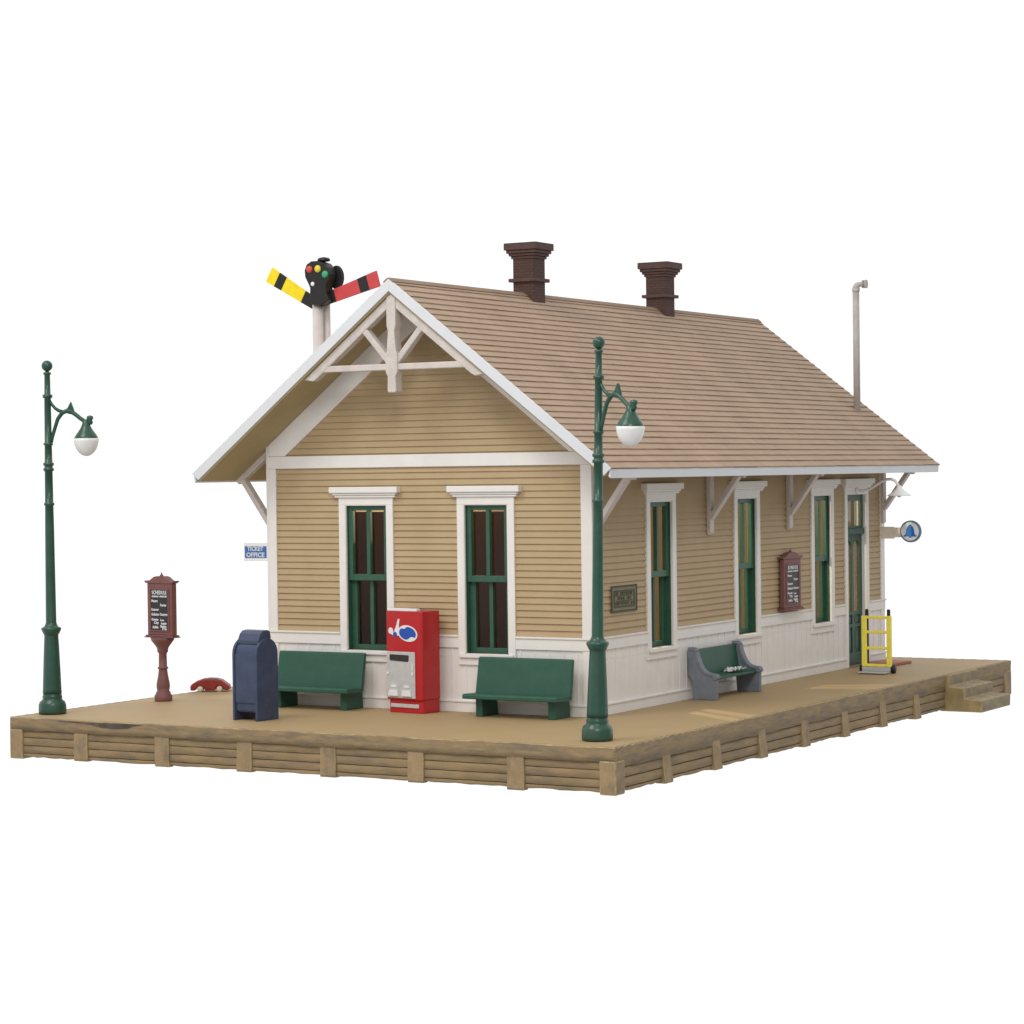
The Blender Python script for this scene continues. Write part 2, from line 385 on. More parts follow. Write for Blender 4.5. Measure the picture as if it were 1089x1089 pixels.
def make_wall(k, length, M, gable):
    ops = openings(k)
    top = roof_under(3.0) + .02
    b = MB()
    # solid core with openings
    s0, s1 = (0, length) if gable else (WT, length - WT)
    xs = sorted({s0, s1, *[o[0] for o in ops], *[o[1] for o in ops]}); zs = sorted({0, top, *[o[2] for o in ops], *[o[3] for o in ops]})
    zs = [z for z in zs if z <= top]
    for i in range(len(xs) - 1):
        for j in range(len(zs) - 1):
            cx, cz = (xs[i] + xs[i + 1]) / 2, (zs[j] + zs[j + 1]) / 2
            if any(o[0] < cx < o[1] and o[2] < cz < o[3] for o in ops): continue
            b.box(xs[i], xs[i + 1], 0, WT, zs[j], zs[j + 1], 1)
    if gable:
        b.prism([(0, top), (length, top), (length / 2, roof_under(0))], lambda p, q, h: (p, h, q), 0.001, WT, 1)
    # clapboards
    z = ZT; pitch = .1028
    ztop = roof_under(0) - .05 if gable else top
    brk = sorted({o[3] for o in ops})
    while z < ztop - .02:
        z2 = min(z + pitch, ztop)
        segs = [(z, z2)]
        for q in brk:
            if z + .005 < q < z2 - .005: segs = [(z, q), (q, z2)]
        for (za, zb) in segs:
            yb_ = -.030 + .025 * (za - z) / pitch; yt = -.030 + .025 * (zb - z) / pitch
            def lim(zz):
                if not gable or zz <= top: return (0, length)
                d = max(0.02, (roof_under(0) - zz) / TAN_); return (length / 2 - d, length / 2 + d)
            la, lb = lim(za), lim(zb)
            cuts = sorted([(o[0], o[1]) for o in ops if o[2] < (za + zb) / 2 < o[3]])
            spans = []; cur = None
            edges = [None] + [e for c in cuts for e in c] + [None]
            for i in range(0, len(edges), 2):
                a0 = (la[0], lb[0]) if edges[i] is None else (edges[i], edges[i])
                a1 = (la[1], lb[1]) if edges[i + 1] is None else (edges[i + 1], edges[i + 1])
                spans.append((a0, a1))
            for a0, a1 in spans:
                j = random.uniform(-.0008, .0008)
                b.face([(a0[0], yb_ + j, za), (a1[0], yb_ + j, za), (a1[1], yt + j, zb), (a0[1], yt + j, zb)])
                if za == z: b.face([(a0[0], 0, za), (a1[0], 0, za), (a1[0], yb_ + j, za), (a0[0], yb_ + j, za)])
        z = z2
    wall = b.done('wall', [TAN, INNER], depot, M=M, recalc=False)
    # beaded wainscot
    b = MB()
    edges = [0] + sorted([e for o in ops for e in (o[0] - .10, o[1] + .10) if o[2] < .5]) + [length]
    low = [(o[0] - .1, o[1] + .1) for o in ops if o[2] < .5]
    def in_low(s_): return any(a < s_ < c for a, c in low)
    s_ = .0; n = round(length / .245); st = length / n
    full = []
    cuts = sorted({0, length, *[e for p in low for e in p]})
    for i in range(len(cuts) - 1):
        if in_low((cuts[i] + cuts[i + 1]) / 2): continue
        for a, c, z0, z1 in ((cuts[i], cuts[i + 1], .02, OP0 - .07),):
            b.box(a, c, -.012, .0005, z0, z1)
        # above window sills, between windows
        xs2 = sorted({cuts[i], cuts[i + 1], *[e for o in ops for e in (o[0] - .05, o[1] + .05) if cuts[i] < e < cuts[i + 1]]})
        for j in range(len(xs2) - 1):
            m_ = (xs2[j] + xs2[j + 1]) / 2
            if any(o[0] - .05 < m_ < o[1] + .05 for o in ops): continue
            b.box(xs2[j], xs2[j + 1], -.012, .0005, OP0 - .07, ZT - .02)
    for i in range(1, n):
        s_ = i * st
        if in_low(s_): continue
        if any(o[0] - .14 < s_ < o[1] + .14 for o in ops): zt = .76
        else: zt = ZT - .15
        b.box(s_ - .016, s_ + .016, -.021, -.011, .17, zt)
    b.done('wainscot', WHITE, wall, bevel=.005)
    # water table, base board, corner boards
    def runs(gap):
        cs = sorted([(o[0] - gap, o[1] + gap) for o in ops if gap > 0])
        r = []; a = 0
        for c in cs: r.append((a, c[0])); a = c[1]
        r.append((a, length)); return r
    rr = runs(.12)
    for i, (a, c) in enumerate(rr):
        b = MB()
        e = .045 if i == len(rr) - 1 else 0
        b.box(a, c + e, -.045, .0, ZT - .2, ZT - .03); b.box(a, c + e + (.02 if e else 0), -.065, .0, ZT - .03, ZT)
        b.done('water_table', WHITE, wall, bevel=.006)
    cs = sorted([(o[0] - .12, o[1] + .12) for o in ops if o[2] < .5]); r = []; a = 0
    for c in cs: r.append((a, c[0])); a = c[1]
    r.append((a, length))
    for i, (a, c) in enumerate(r):
        e = .045 if i == len(r) - 1 else 0
        b = MB(); b.box(a, c + e, -.045, 0, 0, .155); b.box(a, c + e + (.017 if e else 0), -.062, 0, .155, .185)
        b.done('base_board', WHITE, wall, bevel=.006)
    ctop = 3.862 if gable else top - .03
    for a, c in ((0, .15), (length - .15, length + .042)):
        b = MB(); b.box(a, c, -.042, 0, ZT, ctop); b.box(a, c, -.036, 0, .185, ZT - .2)
        b.done('corner_board', WHITE, wall, bevel=.006)
    if gable:
        b = MB(); b.box(-.025, length + .065, -.055, 0, 3.862, 4.063); b.done('frieze_board', WHITE, wall, bevel=.008)
        for sg in (-1, 1):
            b = MB(); ru = roof_under(0) - .004; cx = length / 2; v = .43
            b.prism([(cx, ru), (cx + sg * 2.99, ru - TAN_ * 2.99), (cx + sg * 2.99, 4.066), (cx + sg * (ru - v - 4.066) / TAN_, 4.066), (cx, ru - v)],
                    XZ, -.05, -.002)
            b.done('rake_board', WHITE, wall, bevel=.006)
    return wall

Rz = lambda a: Matrix.Rotation(a, 4, 'Z')
MF = {'front': Matrix.Translation((-W, 0, 0)), 'right': Matrix.Translation((0, 0, 0)) @ Rz(PI / 2),
      'back': Matrix.Translation((0, LEN, 0)) @ Rz(PI), 'left': Matrix.Translation((-W, LEN, 0)) @ Rz(-PI / 2)}
make_wall('front', W, MF['front'], True); make_wall('right', LEN, MF['right'], False)
make_wall('back', W, MF['back'], True); make_wall('left', LEN, MF['left'], False)

b = MB(); b.box(-W + WT + .01, -WT - .01, 1.62, 1.70, .004, 3.12); b.done('lamp_block_partition', PARTI, depot)  # added inner wall, keeps the ceiling lamp from shining out onto the front deck
# ---- window: casing (the part) with sill, cornice, two sashes and their panes
def cornice(hw, parent):
    b = MB()
    b.box(-hw - .06, hw + .06, -.085, .0, 3.38, 3.418); b.box(-hw - .085, hw + .085, -.105, .0, 3.418, 3.455); b.box(-hw - .135, hw + .135, -.135, 0, 3.455, 3.555)
    return b.done('cornice', WHITE, parent, bevel=.012, seg=3)
def make_window():
    b = MB()
    for sg in (-1, 1):
        x0, x1 = sorted((sg * .40, sg * .52)); b.box(x0, x1, -.05, .0, .862, 3.262)
        x0, x1 = sorted((sg * .386, sg * .3999)); b.box(x0, x1, -.046, -.001, .927, 3.262)
    b.box(-.52, .52, -.05, 0, 3.262, 3.38)
    b.box(-.52, .52, -.046, 0, .745, .86)
    b.box(-.3855, .3855, -.044, -.001, 3.25, 3.2645)
    w = b.done('window', WHITE, depot, bevel=.006)
    b = MB()
    for sg in (-1, 1):
        x0, x1 = sorted((sg * .3846, sg * .3999)); b.box(x0, x1, .0, .166, .927, 2.12); b.box(x0, x1, .0, .10, 2.1201, 3.262)
    b.box(-.3845, .3845, .0, .10, 3.2497, 3.2645)
    b.done('sash_lining', GREEN, w)
    b = MB(); b.box(-.49, .49, -.085, -.0505, .86, .922); b.box(-.384, .384, -.05, WT, .90, .9245); b.done('sill', WHITE, w, bevel=.008)
    cornice(.52, w)
    def sash(y0, y1, z0, z1, st, tr, br):
        b = MB()
        for sg in (-1, 1):
            x0, x1 = sorted((sg * .3845, sg * (.3845 - st))); b.box(x0, x1, y0, y1, z0, z1)
        i = .3845 - st
        b.box(-i, i, y0 + .002, y1 - .001, z1 - tr, z1); b.box(-i, i, y0 + .002, y1 - .001, z0, z0 + br)
        b.box(-.034, .034, y0 + .004, y1 - .002, z0 + br, z1 - tr)
        s_ = b.done('sash', GREEN, w, bevel=.006)
        b = MB(); ym = y1 - .006; b.face([(-i, ym, z0 + br), (i, ym, z0 + br), (i, ym, z1 - tr), (-i, ym, z1 - tr)])
        p = b.done('pane', GLASS, w, recalc=False)
    sash(.022, .10, 2.045, 3.2495, .085, .075, .10)
    sash(.101, .165, .925, 2.12, .105, .06, .085)
    return w
wproto = make_window(); first = True
for k, cs in WINS.items():
    for c in cs:
        w = wproto if first else copy_tree(wproto, depot)
        first = False
        w.matrix_local = MF[k] @ Matrix.Translation((c, 0, 0))

# ---- door
b = MB()
for sg in (-1, 1):
    x0, x1 = sorted((sg * .47, sg * .58)); b.box(x0, x1, -.05, 0, 0.002, 3.262)
    x0, x1 = sorted((sg * .452, sg * .4699)); b.box(x0, x1, -.046, WT, .002, 3.262)
b.box(-.58, .58, -.05, 0, 3.262, 3.38); b.box(-.4515, .4515, -.044, WT, 3.25, 3.2645)
door = b.done('door', WHITE, depot, bevel=.006)
cornice(.58, door)
b = MB()
for sg in (-1, 1):
    x0, x1 = sorted((sg * .451, sg * .35)); b.box(x0, x1, .02, .075, 2.5, 3.249)
b.box(-.35, .35, .022, .074, 3.13, 3.249); b.box(-.35, .35, .022, .074, 2.61, 2.66); b.box(-.03, .03, .024, .072, 2.66, 3.13)
b.box(-.451, .451, -.01, .09, 2.5, 2.609)
b.done('transom', DOORG, door, bevel=.006)
b = MB(); y0, y1 = .05, .1
for sg in (-1, 1):
    x0, x1 = sorted((sg * .451, sg * .33)); b.box(x0, x1, y0, y1, .01, 2.498)
b.box(-.05, .05, y0 + .001, y1 - .001, .26, 2.498)
b.box(-.33, .33, y0 + .002, y1 - .002, .01, .26)
for sg in (-1, 1):
    xa, xb = sorted((sg * .05, sg * .33)); xc = (xa + xb) / 2; r = (xb - xa) / 2
    b.box(xa, xb, y0 + .002, y1 - .002, .74, .80); b.box(xa, xb, y0 + .002, y1 - .002, .97, 1.03)
    b.box(xa, xb, y0 + .026, y1 - .004, .26, .74); b.box(xa, xb, y0 + .026, y1 - .004, .80, .97)
    b.box(xa + .06, xb - .06, y0 + .012, y0 + .026, .33, .67); b.box(xa + .05, xb - .05, y0 + .012, y0 + .026, .84, .93)
    n = 10; zc = 2.38 - r
    for i in range(n):
        a0, a1 = PI * i / n, PI * (i + 1) / n
        b.prism([(xc + r * math.cos(a0), zc + r * math.sin(a0)), (xc + r * math.cos(a1), zc + r * math.sin(a1)), (xc + r * math.cos(a1), 2.498), (xc + r * math.cos(a0), 2.498)], XZ, y0 + .002, y1 - .002)
b.done('leaf', DOORG, door, bevel=.005)
for z0, z1, y in ((1.03, 2.45, .08), (2.66, 3.13, .05)):
    b = MB(); b.face([(-.34, y, z0), (.34, y, z0), (.34, y, z1), (-.34, y, z1)]); b.done('pane', GLASS, door, recalc=False)
b = MB(); b.box(-.45, .45, -.1, WT, .003, .02); b.done('threshold', POSTW, door)
door.matrix_local = MF['right'] @ Matrix.Translation((DOOR['right'], 0, 0))

# ---- roof: shingle courses, boarded deck, fascias, chimneys, vent pipe
def SL(sg):
    def f(t, w, h):
        return (-W / 2 + sg * (t * CT + w * ST), h, RZ - t * ST + w * CT)
    return f
Y0, Y1 = -FO, LEN + BO
b = MB(); uvl = b.bm.loops.layers.uv.new('UVMap')
NC = 31; NSEG = 48
for sg in (-1, 1):
    f = SL(sg)
    ya, yb_ = Y0 + .012, Y1 - .012
    ys = [ya + (yb_ - ya) * i / NSEG for i in range(NSEG + 1)]
    for c in range(NC):
        t0, t1 = T * c / NC, T * (c + 1) / NC + .004
        if c == NC - 1: t1 = T + .012
        j0 = 0
        jj = [random.uniform(-.0035, .0035) for _ in ys]
        for i in range(NSEG):
            fa = b.face([f(t0, .002, ys[i]), f(t0, .002, ys[i + 1]), f(t1 + jj[i + 1], .019, ys[i + 1]), f(t1 + jj[i], .019, ys[i])])
            for lp, (u, v) in zip(fa.loops, ((ys[i], c * .1571), (ys[i + 1], c * .1571), (ys[i + 1], (c + 1) * .1571 - .001), (ys[i], (c + 1) * .1571 - .001))): lp[uvl].uv = (u + 10, v + .0005)
            fb = b.face([f(t1 + jj[i], .019, ys[i]), f(t1 + jj[i + 1], .019, ys[i + 1]), f(t1 + jj[i + 1], -.004, ys[i + 1]), f(t1 + jj[i], -.004, ys[i])])
            for lp in fb.loops: lp[uvl].uv = (ys[i] + 10, c * .1571 + .05)
        for y in (ya, yb_):
            fb = b.face([f(t0, .002, y), f(t1, .019, y), f(t1, -.004, y), f(t0, -.004, y)])
            for lp in fb.loops: lp[uvl].uv = (y + 10, c * .1571 + .05)
roof = b.done('roof', SHING, depot)
b = MB()
for sg in (-1, 1):
    f = SL(sg)
    b.prism([(.004 * TAN_, -.004), (T - .004, -.004), (T - .03, -.17), (.17 * TAN_, -.17)], f, Y0 + .03, Y1 - .03)
b.done('soffit', SOFF, roof)
def rake_fascia(y0, y1):
    for sg in (-1, 1):
        b = MB(); f = SL(sg)
        b.prism([(-.012 * TAN_, .012), (T + .008, .012), (T + .008 - .03, -.146), (.146 * TAN_, -.146)], f, y0, y1)
        b.done('fascia', FASC, roof, bevel=.006)
rake_fascia(Y0, Y0 + .029); rake_fascia(Y1 - .029, Y1)
for sg in (-1, 1):
    b = MB(); f = SL(sg)
    b.prism([(T - .025, -.0052), (T + .006, -.0052), (T + .006 + .15 * ST * .8, -.0052 - .15 * CT), (T - .04 + .15 * ST * .8, -.0052 - .15 * CT)], f, Y0 + .0295, Y1 - .0295)
    b.done('fascia', FASC, roof, bevel=.006)
b = MB()
for sg in (-1, 1):
    f = SL(sg); b.prism([(0, .008), (.1, .008), (.1, .028), (-.0, .030)], f, Y0 - .004, Y1 + .004)
b.done('ridge_cap', SHING, roof)
def chimney(yc):
    b = MB(); x = -W / 2; h = .2
    def sq(r, z0, z1, mi=0): b.box(x - r, x + r, yc - r, yc + r, z0, z1, mi)
    sq(h, 6.45, 7.41); sq(h + .06, 6.985, 7.045, 1)
    sq(h + .025, 7.38, 7.425, 1); sq(h + .055, 7.4255, 7.47, 1); sq(h + .085, 7.4705, 7.525, 1); sq(h + .115, 7.5255, 7.63, 1)
    b.prism([(x - h - .115, yc - h - .115), (x + h + .115, yc - h - .115), (x + h + .115, yc + h + .115), (x - h - .115, yc + h + .115)], XY, 7.6302, 7.645, 1)
    return b.done('chimney', [BROWN, BROWN_P], roof, bevel=.012)
chimney(3.44); chimney(8.38)
b = MB()
vx, vy = -.54, 11.97
vz = RZ - TAN_ * (vx + 3) - .03
b.tube([(vx, vy, vz), (vx, vy, 7.2)], .066, 14)
b.tube([(vx, vy, 7.2), (vx, vy, 7.205), (vx, vy, 7.26)], .078, 14)
b.tube([(vx, vy, 7.23), (vx + .005, vy, 7.28), (vx + .03, vy, 7.32), (vx + .08, vy, 7.335), (vx + .14, vy, 7.335)], [.068, .068, .062, .05, .045], 14)
b.tube([(vx + .14, vy, 7.335), (vx + .17, vy, 7.335)], .08, 14); b.tube([(vx + .2, vy, 7.335), (vx + .225, vy, 7.335)], .085, 14); b.tube([(vx + .17, vy, 7.335), (vx + .2, vy, 7.335)], .05, 10)
b.done('vent_pipe', MAST, roof)

# ---- eave brackets
def bracket_mesh():
    b = MB(); w = .075
    b.prism([(.0, 2.70), (.03, 2.665), (.075, 2.70), (.075, 2.96), (.085, 3.0), (.085, roof_under(3.085) - .002), (.0, roof_under(3.0) - .002)], XZ, -w, w)
    b.bar((.06, 2.955), (.60, 3.705), .085, 0, XZ, -w + .004, w - .004)
    e = .11
    b.prism([(.0, roof_under(3.0) - .003), (.71, roof_under(3.71) - .003), (.67, roof_under(3.67) - e), (.61, roof_under(3.61) - e * 1.15), (.0, roof_under(3.0) - e * 1.25)], XZ, -w + .008, w - .008)
    return b
bp_ = bracket_mesh().done('eave_bracket', TRUSS, depot, bevel=.012)
spots = [(0.02, y, 0) for y in (.12, 4.07, 7.32, 11.76)] + [(-W - .02, y, PI) for y in (.12, 4.07, 7.6, 11.76)]
for i, (x, y, r) in enumerate(spots):
    o = bp_ if i == 0 else bp_.copy()
    if i: COL.objects.link(o); o.parent = depot
    o.matrix_local = Matrix.Translation((x, y, 0)) @ Rz(r)
# ---- gable truss
b = MB(); y0, y1 = Y0 + .07, Y0 + .23; cx = -W / 2
b.prism([(cx - .085, roof_under(.085)), (cx, roof_under(0) - .005), (cx + .085, roof_under(.085)), (cx + .085, 6.06), (cx + .06, 5.98), (cx + .085, 5.66), (cx + .11, 5.62), (cx + .11, 5.34), (cx + .075, 5.27), (cx + .08, 5.04),
         (cx + .06, 5.02), (cx - .06, 5.02), (cx - .08, 5.04), (cx - .075, 5.27), (cx - .11, 5.34), (cx - .11, 5.62), (cx - .085, 5.66), (cx - .06, 5.98), (cx - .085, 6.06)], XZ, y0 - .015, y1 + .015)
b.prism([(cx - 1.41, 5.37), (cx + 1.41, 5.37), (cx + 1.29, 5.47), (cx - 1.29, 5.47)], XZ, y0 + .01, y1 - .01)
for sg in (-1, 1):
    f = SL(sg)
    b.prism([(.175 * TAN_, -.175), (2.25, -.175), (2.13, -.30), (2.05, -.315), (.31 * TAN_, -.31)], f, y0 + .003, y1 - .003)
    b.bar((cx + sg * .07, 5.50), (cx + sg * .56, 6.05), .10, 0, XZ, y0 + .012, y1 - .012)
b.done('gable_truss', TRUSS, depot, bevel=.016)

# ================================================================ signs and fittings on the depot
def block(b, x0, x1, z0, z1, ya, yb_, mi=0): b.box(x0, x1, ya, yb_, z0, z1, mi)
t = thing('ticket_sign', 'white sign with blue panel reading TICKET OFFICE beside the front left corner', 'sign', (-6.395, .15, 2.34))
b = MB(); b.box(-.245, .245, -.03, .03, 0, .30); b.box(.2451, .352, -.022, .022, -.0, .285); b.done('board', SIGNW, t, bevel=.008)
b = MB(); b.box(-.218, .222, -.036, -.0305, .05, .245); b.done('blue_panel', SIGNB, t)
text('lettering', 'TICKET', .098, INK, t, (.0, -.039, .20), width=.33, bold=.004); text('lettering', 'OFFICE', .105, INK, t, (.0, -.039, .098), width=.37, bold=.004)

t = thing('bell_sign', 'round white sign with a blue bell and blue rim on a flat arm', 'sign', (.64, 11.72, 2.52))
b = MB(); b.box(-.60, -.34, -.04, .04, -.14, .09); b.box(-.3395, -.15, -.03, .03, -.115, .075); b.done('arm', ARMC, t, bevel=.008)
MX = Matrix.Rotation(PI / 2, 4, 'X')
def disc(b, r, ya, yb_, c=(0, 0), seg=40, mi=0):
    b.prism([(c[0] + r * math.cos(2 * PI * k / seg), c[1] + r * math.sin(2 * PI * k / seg)) for k in range(seg)], XZ, ya, yb_, mi)
b = MB(); disc(b, .212, -.032, .032); b.done('rim', RINGB, t, bevel=.006)
b = MB(); disc(b, .178, -.037, -.0325); b.done('face', SIGNW, t)
b = MB()
half = [(.0, .135), (.025, .13), (.03, .108), (.06, .085), (.078, .04), (.085, -.02), (.10, -.06), (.135, -.085), (.13, -.10), (.03, -.10), (.025, -.122), (0, -.125)]
b.prism(half + [(-x, z) for x, z in half[::-1][1:-1]], XZ, -.041, -.0375); b.done('bell', BELLB, t)

t = thing('wall_lamp', 'white gooseneck wall lamp with conical shade over the green door', 'wall lamp', (.05, 10.47, 3.33))
b = MB(); b.lathe([(.03, 0), (.07, .005), (.07, .03), (.03, .045)], M=Matrix.Rotation(PI / 2, 4, 'Y'), seg=20); b.done('wall_plate', SIGNW, t)
b = MB()
b.tube([(.0, 0, 0), (.12, 0, -.005), (.26, 0, .02), (.38, 0, .09), (.5, 0, .165), (.6, 0, .2), (.69, 0, .205), (.77, 0, .175), (.82, 0, .11), (.835, 0, .04)], .027, 12); b.done('arm', SIGNW, t)
b = MB(); b.lathe([(.03, .09), (.045, .06), (.07, .02), (.12, -.03), (.2, -.085), (.225, -.10), (.22, -.108), (.12, -.06), (.05, -.02)][::-1], (.85, 0, 0), 32); b.done('shade', SIGNW, t)
b = MB(); b.lathe([(.005, -.14), (.035, -.13), (.05, -.1), (.045, -.06), (.03, -.03)], (.85, 0, 0), 16); b.done('bulb', GLOBE, t)

t = thing('wall_plaque', 'small dark rectangular plaque with lettering on the tan side wall near the front corner', 'plaque', (.028, .99, 1.565), PI / 2)
b = MB()
b.box(-.43, .43, -.012, .006, 0, .41); b.done('plate', PLQL, t)
b = MB()
for x0, x1, z0, z1 in ((-.43, .43, .385, .41), (-.43, .43, 0, .025), (-.43, -.40, .0251, .3849), (.40, .43, .0251, .3849)): b.box(x0, x1, -.02, -.0125, z0, z1)
for x0, x1, z0, z1 in ((-.345, .345, .318, .338), (-.345, .345, .072, .092), (-.345, -.322, .0921, .3179), (.322, .345, .0921, .3179)): b.box(x0, x1, -.019, -.0125, z0, z1)
for z0, z1, xa in ((.245, .258, .30), (.165, .178, .27)): b.box(-xa, xa, -.0165, -.0126, z0, z1)
for k in range(7):
    for xx in (-.43, .41): b.box(xx, xx + .02, -.0195, -.0125, .04 + k * .05, .062 + k * .05)
b.done('border', PLQ, t)
b = MB(); rr = random.Random(3)
for z0, h, xa, xb in ((.264, .045, -.29, .28), (.187, .045, -.22, .22), (.105, .05, -.29, .29)):
    x = xa
    while x < xb:
        w_ = rr.uniform(.03, .05)
        if rr.random() > .1:
            b.box(x, x + .012, -.021, -.0165, z0, z0 + h); b.box(x + .0125, x + w_, -.0205, -.0165, z0 + rr.choice([0, h * .42, h - .012]), z0 + h)
        x += w_ + .017
b.done('lettering', PLQ, t)

# ---- schedule boards
def sched_head(t, z0, depth=.12):
    Mh = Matrix.Translation((0, 0, z0))
    d = depth / 2; w = .275
    b = MB()
    b.box(-w, w, -d, d, .045, .91)
    b.done('case', MAROON, t, bevel=.01, M=Mh)
    b = MB(); b.box(-w - .05, w + .05, -d - .04, d + .035, 0, .02); b.box(-w - .03, w + .03, -d - .025, d + .022, .0202, .0448); b.done('lower_ledge', MAROON, t, bevel=.008, M=Mh)
    b = MB(); hp = [(.0, 1.03), (.06, 1.03), (.115, 1.02), (.165, .99), (.215, .955), (.27, .945), (.325, .955), (.325, .935), (.285, .91), (.0, .9101)]
    b.prism(hp + [(-x, z) for x, z in hp[::-1][1:-1]], XZ, -d - .012, d + .012)
    b.lathe([(.03, 1.025), (.034, 1.04), (.018, 1.055), (.012, 1.075), (.002, 1.10)], seg=14); b.done('pediment', MAROON, t, bevel=.008, M=Mh)
    b = MB(); b.box(-.19, .19, -d - .004, -d + .0, .13, .80); b.done('panel', PLATE, t, M=Mh)
    b = MB()
    for x0, x1, za, zb in ((-.215, -.1905, .105, .825), (.1905, .215, .105, .825), (-.19, .19, .105, .1295), (-.19, .19, .8005, .825)): b.box(x0, x1, -d - .014, -d + .001, za, zb)
    b.done('panel_frame', MAROON, t, bevel=.004, M=Mh)
    y = -d - .008
    rows = [('SCHEDULE', 0, .755, .085, .33), ('ARRIVALS', -.09, .69, .035, .16), ('DEPARTURES', .09, .69, .035, .16), ('Macon', -.105, .615, .06, .14), ('Porter', .09, .545, .06, .14), ('Denver', -.095, .47, .06, .17),
            ('Gulston', -.095, .39, .06, .17), ('Durango', .095, .39, .06, .17), ('Kansas', -.10, .305, .055, .15), ('City', -.07, .25, .055, .11), ('Los', .06, .295, .045, .08), ('Angeles', .095, .24, .05, .13),
            ('Salida', -.09, .175, .055, .13), ('Santa', .085, .19, .055, .14), ('Fe', .11, .15, .055, .10)]
    for s_, x, z, sz, wd in rows:
        o = text('lettering', s_, sz, INK, t, (x, y, z0 + z), width=wd, bold=.0025, ext=.002)
st = thing('schedule_stand', 'maroon pedestal schedule board standing free on the platform by the left edge', 'schedule board', (-7.972, -.39, 0), math.radians(-4))
b = MB()
b.lathe([(.14, 0), (.15, .02), (.15, .09), (.125, .125), (.12, .155), (.10, .17), (.112, .24), (.11, .30), (.085, .42), (.072, .52), (.072, .54), (.09, .545), (.09, .57), (.07, .575), (.066, .80), (.088, .825), (.09, .86), (.10, .90), (.15, .97), (.19, 1.02), (.2, 1.065)], seg=26)
b.done('pedestal', MAROON, st)
sched_head(st, 1.065)
wsb = thing('wall_schedule_board', 'maroon schedule board hung on the tan side wall between two windows', 'schedule board', (.09, 7.25, 1.245), PI / 2)
sched_head(wsb, 0, .085); wsb.scale = (1.34, 1, 1)

# ================================================================ street lamps
def street_lamp(label, loc, rz):
    t = thing('street_lamp', label, 'street lamp', loc, rz, 'green lamp posts on the platform')
    b = MB()
    b.lathe([(.19, 0), (.222, .015), (.226, .05), (.222, .15), (.205, .195), (.16, .23), (.158, .26), (.162, .285), (.15, .30), (.152, .33)], seg=12)
    b.done('base', LAMPG, t, bevel=.01, angle=60)
    b = MB()
    prof = [(.152, .33), (.148, .40), (.137, .7), (.122, 1.05), (.112, 1.24), (.116, 1.27), (.125, 1.275), (.14, 1.31), (.158, 1.345), (.158, 1.375), (.12, 1.39), (.098, 1.42), (.084, 1.46), (.078, 2.2), (.072, 3.0), (.067, 3.32),
            (.083, 3.33), (.083, 3.36), (.067, 3.37), (.063, 3.87), (.084, 3.875), (.084, 3.915), (.066, 3.925), (.066, 3.955), (.086, 3.965), (.086, 4.0), (.062, 4.01), (.058, 4.28), (.076, 4.285), (.076, 4.315), (.057, 4.325), (.053, 5.03), (.078, 5.04), (.078, 5.085), (.05, 5.095), (.045, 5.40), (.062, 5.41), (.062, 5.44), (.03, 5.45), (.03, 5.47)]
    b.lathe(prof, seg=32, flute=(.34, 1.25)); b.done('post', LAMPG, t)
    b = MB(); b.lathe([(.02, 5.46)] + [(max(.004, .088 * math.sin(PI * k / 12)), 5.545 - .088 * math.cos(PI * k / 12)) for k in range(1, 13)], seg=24); b.done('finial', LAMPG, t)
    b = MB()
    L1 = .61
    b.tube([(.04, 0, 4.30), (.07, 0, 4.42), (.11, 0, 4.55), (.16, 0, 4.70), (.23, 0, 4.795), (.31, 0, 4.83), (.385, 0, 4.81), (.46, 0, 4.755), (.52, 0, 4.705), (.57, 0, 4.67), (L1, 0, 4.64)], [.028, .03, .03, .032, .036, .038, .036, .034, .034, .034, .036], 12)
    b.tube([(.03, 0, 5.0), (.07, 0, 4.93), (.12, 0, 4.87), (.18, 0, 4.83), (.26, 0, 4.815)], [.022, .024, .026, .03, .02], 10)
    b.prism([(.24, 4.81), (.31, 4.85), (.375, 4.975), (.41, 4.88), (.44, 4.78), (.36, 4.77)], XZ, -.022, .022)
    b.lathe([(.03, 4.60), (.05, 4.64), (.035, 4.67), (.055, 4.70), (.05, 4.735), (.012, 4.75)], (.675, 0, 0), 14)
    b.done('arm', LAMPG, t)
    b = MB(); b.lathe([(.192, 4.372), (.188, 4.395), (.168, 4.435), (.128, 4.49), (.088, 4.55), (.062, 4.61), (.054, 4.665), (.02, 4.69)], (L1, 0, 0), 28); b.done('shade', LAMPG, t)
    b = MB(); b.lathe([(max(.004, .2 * math.sin(PI / 2 * k / 10)), 4.385 - .285 * math.cos(PI / 2 * k / 10)) for k in range(0, 11)], (L1, 0, 0), 28); b.done('globe', GLOBE, t)
    return t
lp = street_lamp('tall green lamp post at the near corner in front of the roof', (1.572, -2.786, 0), math.radians(-14))
l2 = copy_tree(lp); l2.location = (-8.25, -2.86, 0); l2.rotation_euler = (0, 0, math.radians(5))
l2['label'] = 'tall green lamp post at the far left corner, nothing behind it'
lp.rotation_euler = (0, math.radians(1.3), math.radians(-16)); l2.rotation_euler = (0, 0, math.radians(28))

